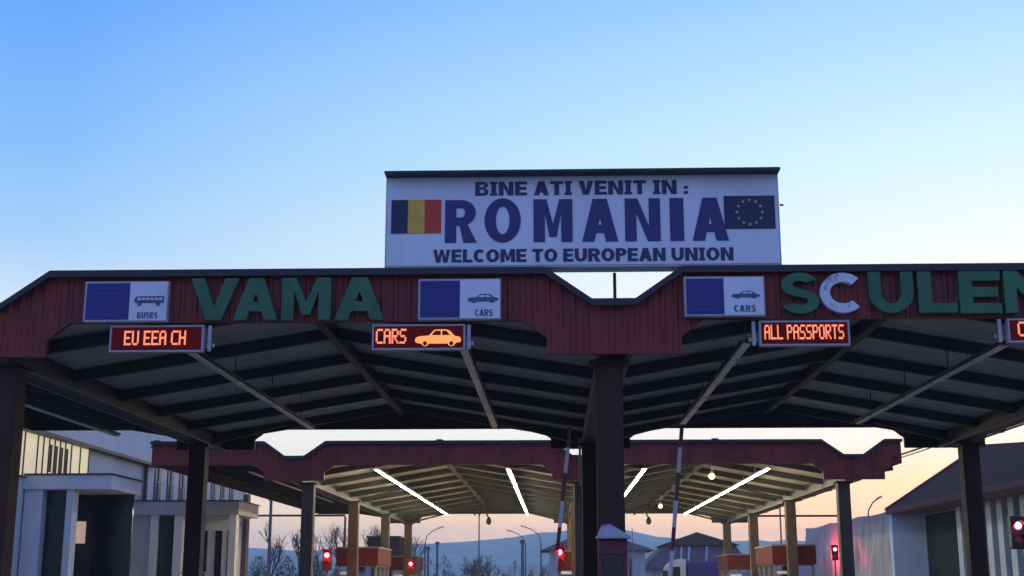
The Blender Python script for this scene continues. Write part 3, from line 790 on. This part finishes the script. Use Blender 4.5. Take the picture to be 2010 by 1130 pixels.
MB().box(17.56, 17.598, 58.4, 63.3, 1.9, 4.75).build('recess_shade_panel', 'recess_shade', rb)  # flat black panel put where the wall has a shaded recess
y = 57.6; k = 0
while y > 35:
    MB().box(17.3, 17.598, y-.62, y, 0, 4.82).build('pilaster', 'blue_pilaster', rb)
    MB().box(17.55, 17.598, y-1.28, y-.64, 1.5, 4.7).build('window', 'blue_glass', rb)
    y -= 1.32
# tarpaulin wall beyond
ts = thing('tarpaulin_shed', 'shed with a grey tarpaulin wall beside the right building', 'shed', (16, 75, 0))
b = MB(); vs = []; ny, nz = 70, 16
for j in range(nz+1):
    for i in range(ny+1):
        yy = 64.6 + 23*i/ny; zz = 5.15*j/nz
        q = .5+.5*math.sin(yy*1.9+math.sin(zz*1.3+yy*.4)*1.6)
        fold = .10*q + .05*math.sin(yy*4.3+zz*1.1) + .06*math.sin(zz*2.1+yy*.9)
        vs.append((16.45 - .12*(1-(j/nz)**4) + fold*(1-(j/nz)**6), yy, zz - .10*math.sin(math.pi*((i/ny*3) % 1))*(j == nz)))
b.faces(vs, [(j*(ny+1)+i, j*(ny+1)+i+1, (j+1)*(ny+1)+i+1, (j+1)*(ny+1)+i) for j in range(nz) for i in range(ny)])
b.build('tarpaulin', 'tarp', ts, smooth=True)
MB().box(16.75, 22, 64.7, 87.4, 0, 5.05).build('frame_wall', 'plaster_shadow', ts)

# ------------------------------------------------------------------ houses behind
hs = thing('mansard_house', 'house with a dark mansard roof seen under the right half of the rear canopy', 'house', (12.5, 120, 0))
MB().box(8.6, 17.0, 121, 131, 0, 3.0).build('wall', 'pale_wall', hs)
MB().hexa([(7.7, 120, 2.95), (17.6, 120, 2.95), (17.6, 132, 2.95), (7.7, 132, 2.95), (10.0, 122.3, 5.02), (16.5, 122.3, 5.02), (16.5, 130, 5.02), (10.0, 130, 5.02)]).build('mansard_roof', 'roof_tile', hs)
t = MB(); ex = [(9.6, 121.9, 5.03), (16.9, 121.9, 5.03), (16.9, 130.4, 5.03), (9.6, 130.4, 5.03)]
t.faces([*ex, (13.3, 125.5, 6.35), (13.5, 127, 6.35)], [(0, 1, 4), (1, 2, 5, 4), (2, 3, 5), (3, 0, 4, 5), (3, 2, 1, 0)]).build('hip_roof', 'roof_metal', hs)
for x in (10.6, 11.3, 12.0, 13.6, 15.2):
    MB().bar((x+.0, 120.75, 3.55), (x+.22, 121.95, 4.85), .16, .16).build('roof_post', 'pale_wall', hs)
sm = thing('small_house', 'small pale house with a low roof right of the central column', 'house', (5, 100, 0))
MB().box(-.5, 6.75, 101, 108, 0, 4.02).build('wall', 'pale_wall', sm)
MB().faces([(-1.2, 100.3, 4.05), (7.5, 100.3, 4.05), (7.5, 108.7, 4.05), (-1.2, 108.7, 4.05), (2.6, 103.5, 5.7), (3.4, 105.5, 5.7)], [(0, 1, 4), (1, 2, 5, 4), (2, 3, 5), (3, 0, 4, 5), (3, 2, 1, 0)]).build('roof', 'roof_tile', sm)
f = MB().box(5.5, 5.75, 100.96, 100.998, 1.7, 3.5).build('window', 'glass_dark', sm)
MB().tube((5.9, 102.5, 4.5), (5.9, 102.5, 5.8), .03, n=6).build('antenna', 'pole', sm)
ht = thing('flat_hut', 'dark flat topped hut behind the left booths', 'hut', (-13, 101, 0))
MB().box(-14.3, -11.9, 100, 106, 0, 5.0).build('wall', 'roof_metal', ht)
MB().box(-14.4, -11.8, 99.9, 106.1, 5.003, 5.12).build('roof', 'dark_trim', ht)
MB().box(-13.6, -12.9, 99.96, 99.998, 2.6, 3.6).build('window', 'glass_dark', ht)

# ------------------------------------------------------------------ lorry
lo = thing('lorry', 'lorry with a pale cab and dark blue tarpaulin body parked behind the canopy', 'lorry', (9, 90, 0))
MB().prism([(7.05, .7), (7.0, 1.6), (7.18, 2.0), (7.5, 2.78), (7.8, 3.0), (8.75, 3.05), (8.75, .7)], 90, 92.3).build('cab', 'cab_paint', lo, bevel=.04)
MB().prism([(7.62, 2.0), (7.82, 2.7), (8.35, 2.7), (8.35, 2.0)], 89.97, 89.998).build('side_window', 'glass_dark', lo)
MB().box(7.12, 7.5, 89.6, 89.72, 2.0, 2.45).build('mirror', 'black', lo)
MB().prism([(7.6, 3.02), (8.75, 3.06), (8.75, 3.22), (8.3, 3.22)], 90.2, 92.1).build('wind_deflector', 'cab_paint', lo)
MB().box(8.9, 12.6, 89.95, 92.4, .95, 3.0).build('tarpaulin_body', 'lorry_blue', lo, bevel=.05)
MB().box(8.5, 12.6, 90.2, 92.2, .65, .9).build('chassis', 'black', lo)
for x in (7.7, 10.9, 12.0):
    for y in (90.0, 92.05):
        wv = MB().tube((x, y, .5), (x, y+.28, .5), .5, n=20).build('wheel', 'rubber', lo)
        MB().tube((x, y-.01, .5), (x, y-.002, .5), .26, n=14).build('rim', 'galv', wv)

# ------------------------------------------------------------------ poles, lamps, gantry, wires
def street_lamp(label, x, y, z, arm):
    root = thing('street_lamp', label, 'street lamp', (x, y, 0), 'street lamps in the distance')
    s = 1 if arm > 0 else -1
    pts = [(x, y, z-1.2), (x+arm*.12, y, z-.6), (x+arm*.45, y, z-.2), (x+arm*.8, y, z)]
    MB().tube((x, y, 0), (x, y, z-1.2), .09, .06).build('post', 'pole', root)
    MB().path(pts, .04, n=6).build('arm', 'pole', root)
    MB().bar((x+arm*.75, y, z), (x+arm*1.12, y, z+.14), .22, .10).build('lamp_head', 'grey_metal', root)
street_lamp('street lamp with curved arm nearest the barrier arm', -1.25, 110, 6.15, -1.5)
street_lamp('thin street lamp left of the curved one', -2.9, 125, 6.4, -1.6)
street_lamp('street lamp right of the farther left booth, its arm reaching right', -10.9, 110, 6.1, 1.4)
street_lamp('street lamp above the tarpaulin shed beside the roof', 17.35, 74, 6.2, .75)
def pole(label, x, y, z, r=.09, cross=None, name='utility_pole'):
    root = thing(name, label, 'pole', (x, y, 0))
    MB().tube((x, y, 0), (x, y, z), r, r*.8).build('shaft', 'pole', root)
    b = MB().box(x-r*1.4, x+r*1.4, y-r*1.4, y+r*1.4, z, z+r*2)
    if cross: b.box(x-cross, x+cross, y-.05, y+.05, z-.4, z-.3)
    b.build('cap', 'pole', root)
pole('tall thin pole in the middle of the left opening', -5.3, 91, 6.2, .055)
pole('short thick post right of the bare bush', -3.2, 126, 5.3, .17)
pole('short post right of the farther left booth, taller of two', -10.6, 118, 5.0, .12)
pole('short post right of the farther left booth, lower of two', -12.0, 124, 4.7, .12)
pole('thin tall pole beside the right columns, left one', 13.45, 79.5, 6.6, .06)
pole('thin tall pole beside the right columns, right one', 13.75, 79.5, 6.5, .05)
pole('lattice antenna mast right of the mansard house', 15.6, 104, 7.0, .09, .25, name='antenna_mast')
pole('thin pole left of the rear canopy columns', -18.3, 84, 6.8, .12, name='lamp_pole')
def gantry(label, x0, x1, y, z):
    root = thing('gantry_pipe', label, 'gantry', (x0, y, 0), 'pipe gantries beyond the rear canopy')
    MB().tube((x0, y, z), (x1, y, z), .07).build('pipe', 'valley_paint', root)
    for x in (x0, x1): MB().tube((x, y, 0), (x, y, z-.08), .07).build('leg', 'valley_paint', root)
gantry('thin overhead pipe behind the left columns', -21.0, -13.8, 86, 5.95)
gantry('thin overhead pipe behind the right columns', 12.6, 18.4, 86.5, 5.9)
cbx = MB(); P = [(11.62, 34.9 + (46-34.9)*i/12, 5.86 - .06*math.sin(math.pi*i/12)) for i in range(13)]
cbx.path(P, .03, n=6); cbx.path([(x, y, z-.10) for x, y, z in P], .018, n=6); cbx.box(11.58, 11.66, 34.86, 34.94, 5.72, 5.9)
tag(cbx.build('cable', 'dark_trim'), 'dark cable strung between the right ends of the two canopies', 'cable')
fl_ = thing('floodlight', 'small dark floodlight hanging under the right edge of the front canopy', 'floodlight', (11.2, 33, 5.5))
MB().tube((11.2, 33, 5.45), (11.2, 33, 5.64), .03).build('bracket', 'black', fl_)
MB().ball((11.2, 33, 5.4), .12).build('head', 'black', fl_)

# ------------------------------------------------------------------ bare trees
def bare_tree(label, x, y, h, seed, spread=.5, depth=6, name='bare_tree', trunks=1):
    rnd = random.Random(seed)
    root = thing(name, label, 'tree' if name != 'bare_bush' else 'bush', (x, y, 0), 'bare winter trees')
    tr = MB(); cr = MB()
    def grow(p, d, l, r, k):
        q = p + d*l
        (tr if k == depth else cr).tube(p, q, r, r*.72, n=5, cap=False)
        if k == 0: return
        nb = 3 if k > 2 and rnd.random() < .6 else 2
        for _ in range(nb):
            a = Vector((rnd.uniform(-1, 1), rnd.uniform(-1, 1), rnd.uniform(-.1, .5)))*spread*1.45
            nd = (d + a + Vector((0, 0, .12))).normalized()
            grow(q, nd, l*rnd.uniform(.62, .86), r*.66, k-1)
    for t in range(trunks):
        o = Vector((x + (rnd.uniform(-.6, .6) if trunks > 1 else 0), y + (rnd.uniform(-.6, .6) if trunks > 1 else 0), 0))
        lean = Vector((rnd.uniform(-.3, .3), rnd.uniform(-.2, .2), 1)) if trunks > 1 else Vector((rnd.uniform(-.08, .08), 0, 1))
        grow(o, lean.normalized(), h*.24, h*.017, depth)
    tr.build('trunk', 'bark', root); cr.build('crown', 'bark', root)
bare_tree('bare tree beside the corner of the white building', -22.6, 104, 6.6, 11, .42)
bare_tree('bare tree second from the white building', -20.7, 107, 7.6, 12, .40)
bare_tree('bare forked tree left of the first rear column', -18.6, 102, 7.2, 13, .5)
bare_tree('bare tree between the two leftmost rear columns', -17.6, 110, 7.4, 24, .42)
bare_tree('thin bare tree just left of the second rear column', -15.9, 108, 7.2, 15, .36)
bare_tree('bare tree right of the farther left booth', -11.3, 106, 6.6, 16, .5)
bare_tree('bare bushy shrub in the middle of the left opening', -5.6, 98, 4.4, 17, .62, 6, 'bare_bush', 4)
def shrub_mass(name, label, x0, x1, y, h, seed, n=900):
    rnd = random.Random(seed); b = MB()
    for _ in range(n):
        x = rnd.uniform(x0, x1); hh = h*(.55+.45*math.sin(x*1.3+seed)**2)
        c = Vector((x, y + rnd.uniform(-1.2, 1.2), rnd.uniform(0, hh)))
        a = Vector((rnd.gauss(0, 1), rnd.gauss(0, 1), rnd.gauss(0, 1))).normalized()*rnd.uniform(.04, .08)
        u = a.cross(Vector((rnd.gauss(0, 1), rnd.gauss(0, 1), rnd.gauss(0, 1)))).normalized()*rnd.uniform(.03, .06)
        b.faces([tuple(c-a), tuple(c+u), tuple(c+a), tuple(c-u)], [(0, 1, 2, 3)])
    tag(b.build(name, 'evergreen'), label, 'hedge', kind='stuff')
shrub_mass('hedge', 'dark scrub along the ground behind the left columns', -26, -15, 112, 3.9, 3, 14000)
shrub_mass('hedge', 'low dark scrub far behind the middle lanes', -7, 0, 140, 2.6, 5, 6000)

def far_trees(label, x0, x1, y, h, seed, n):
    rnd = random.Random(seed); b = MB()
    crowns = [(rnd.uniform(x0, x1), y + rnd.uniform(-25, 25), h*rnd.uniform(.45, 1)) for _ in range(n)]
    for cx, cy, hh in crowns:
        b.tube((cx, cy, 0), (cx, cy, hh*.8), .18, .05, n=4, cap=False)
        for _ in range(70):
            t = rnd.uniform(.22, 1); w = hh*.30*math.sin(math.pi*min(.97, t*.85+.1))
            c = Vector((cx + rnd.gauss(0, .5)*w, cy + rnd.gauss(0, .5)*w, hh*t))
            a = Vector((rnd.gauss(0, .5), rnd.gauss(0, .5), rnd.uniform(.4, 1))).normalized()*rnd.uniform(.3, .8)
            u = Vector((rnd.gauss(0, 1), rnd.gauss(0, 1), 0)).normalized()*rnd.uniform(.05, .16)
            b.faces([tuple(c-a), tuple(c+u), tuple(c+a), tuple(c-u)], [(0, 1, 2, 3)])
    tag(b.build('far_trees', 'bark'), label, 'trees', kind='stuff')
far_trees('hazy far off bare trees along the foot of the hills', -120, 70, 330, 8.5, 4, 110)

# ------------------------------------------------------------------ evening haze
HZ = bpy.data.materials.new('haze'); HZ.use_nodes = True
hn = HZ.node_tree.nodes; hn.clear()
ho = hn.new('ShaderNodeOutputMaterial'); hv = hn.new('ShaderNodeVolumePrincipled')
hv.inputs['Color'].default_value = (.80, .98, 1, 1); hv.inputs['Density'].default_value = .00047; hv.inputs['Anisotropy'].default_value = .2
HZ.node_tree.links.new(hv.outputs[0], ho.inputs['Volume'])
me = MB().box(-3900, 4300, -400, 3100, -2.8, 122); M['haze'] = HZ
ob = me.build('haze', 'haze'); ob['kind'] = 'stuff'; ob['label'] = 'pale blue evening haze over the distant hills'; ob['category'] = 'haze'
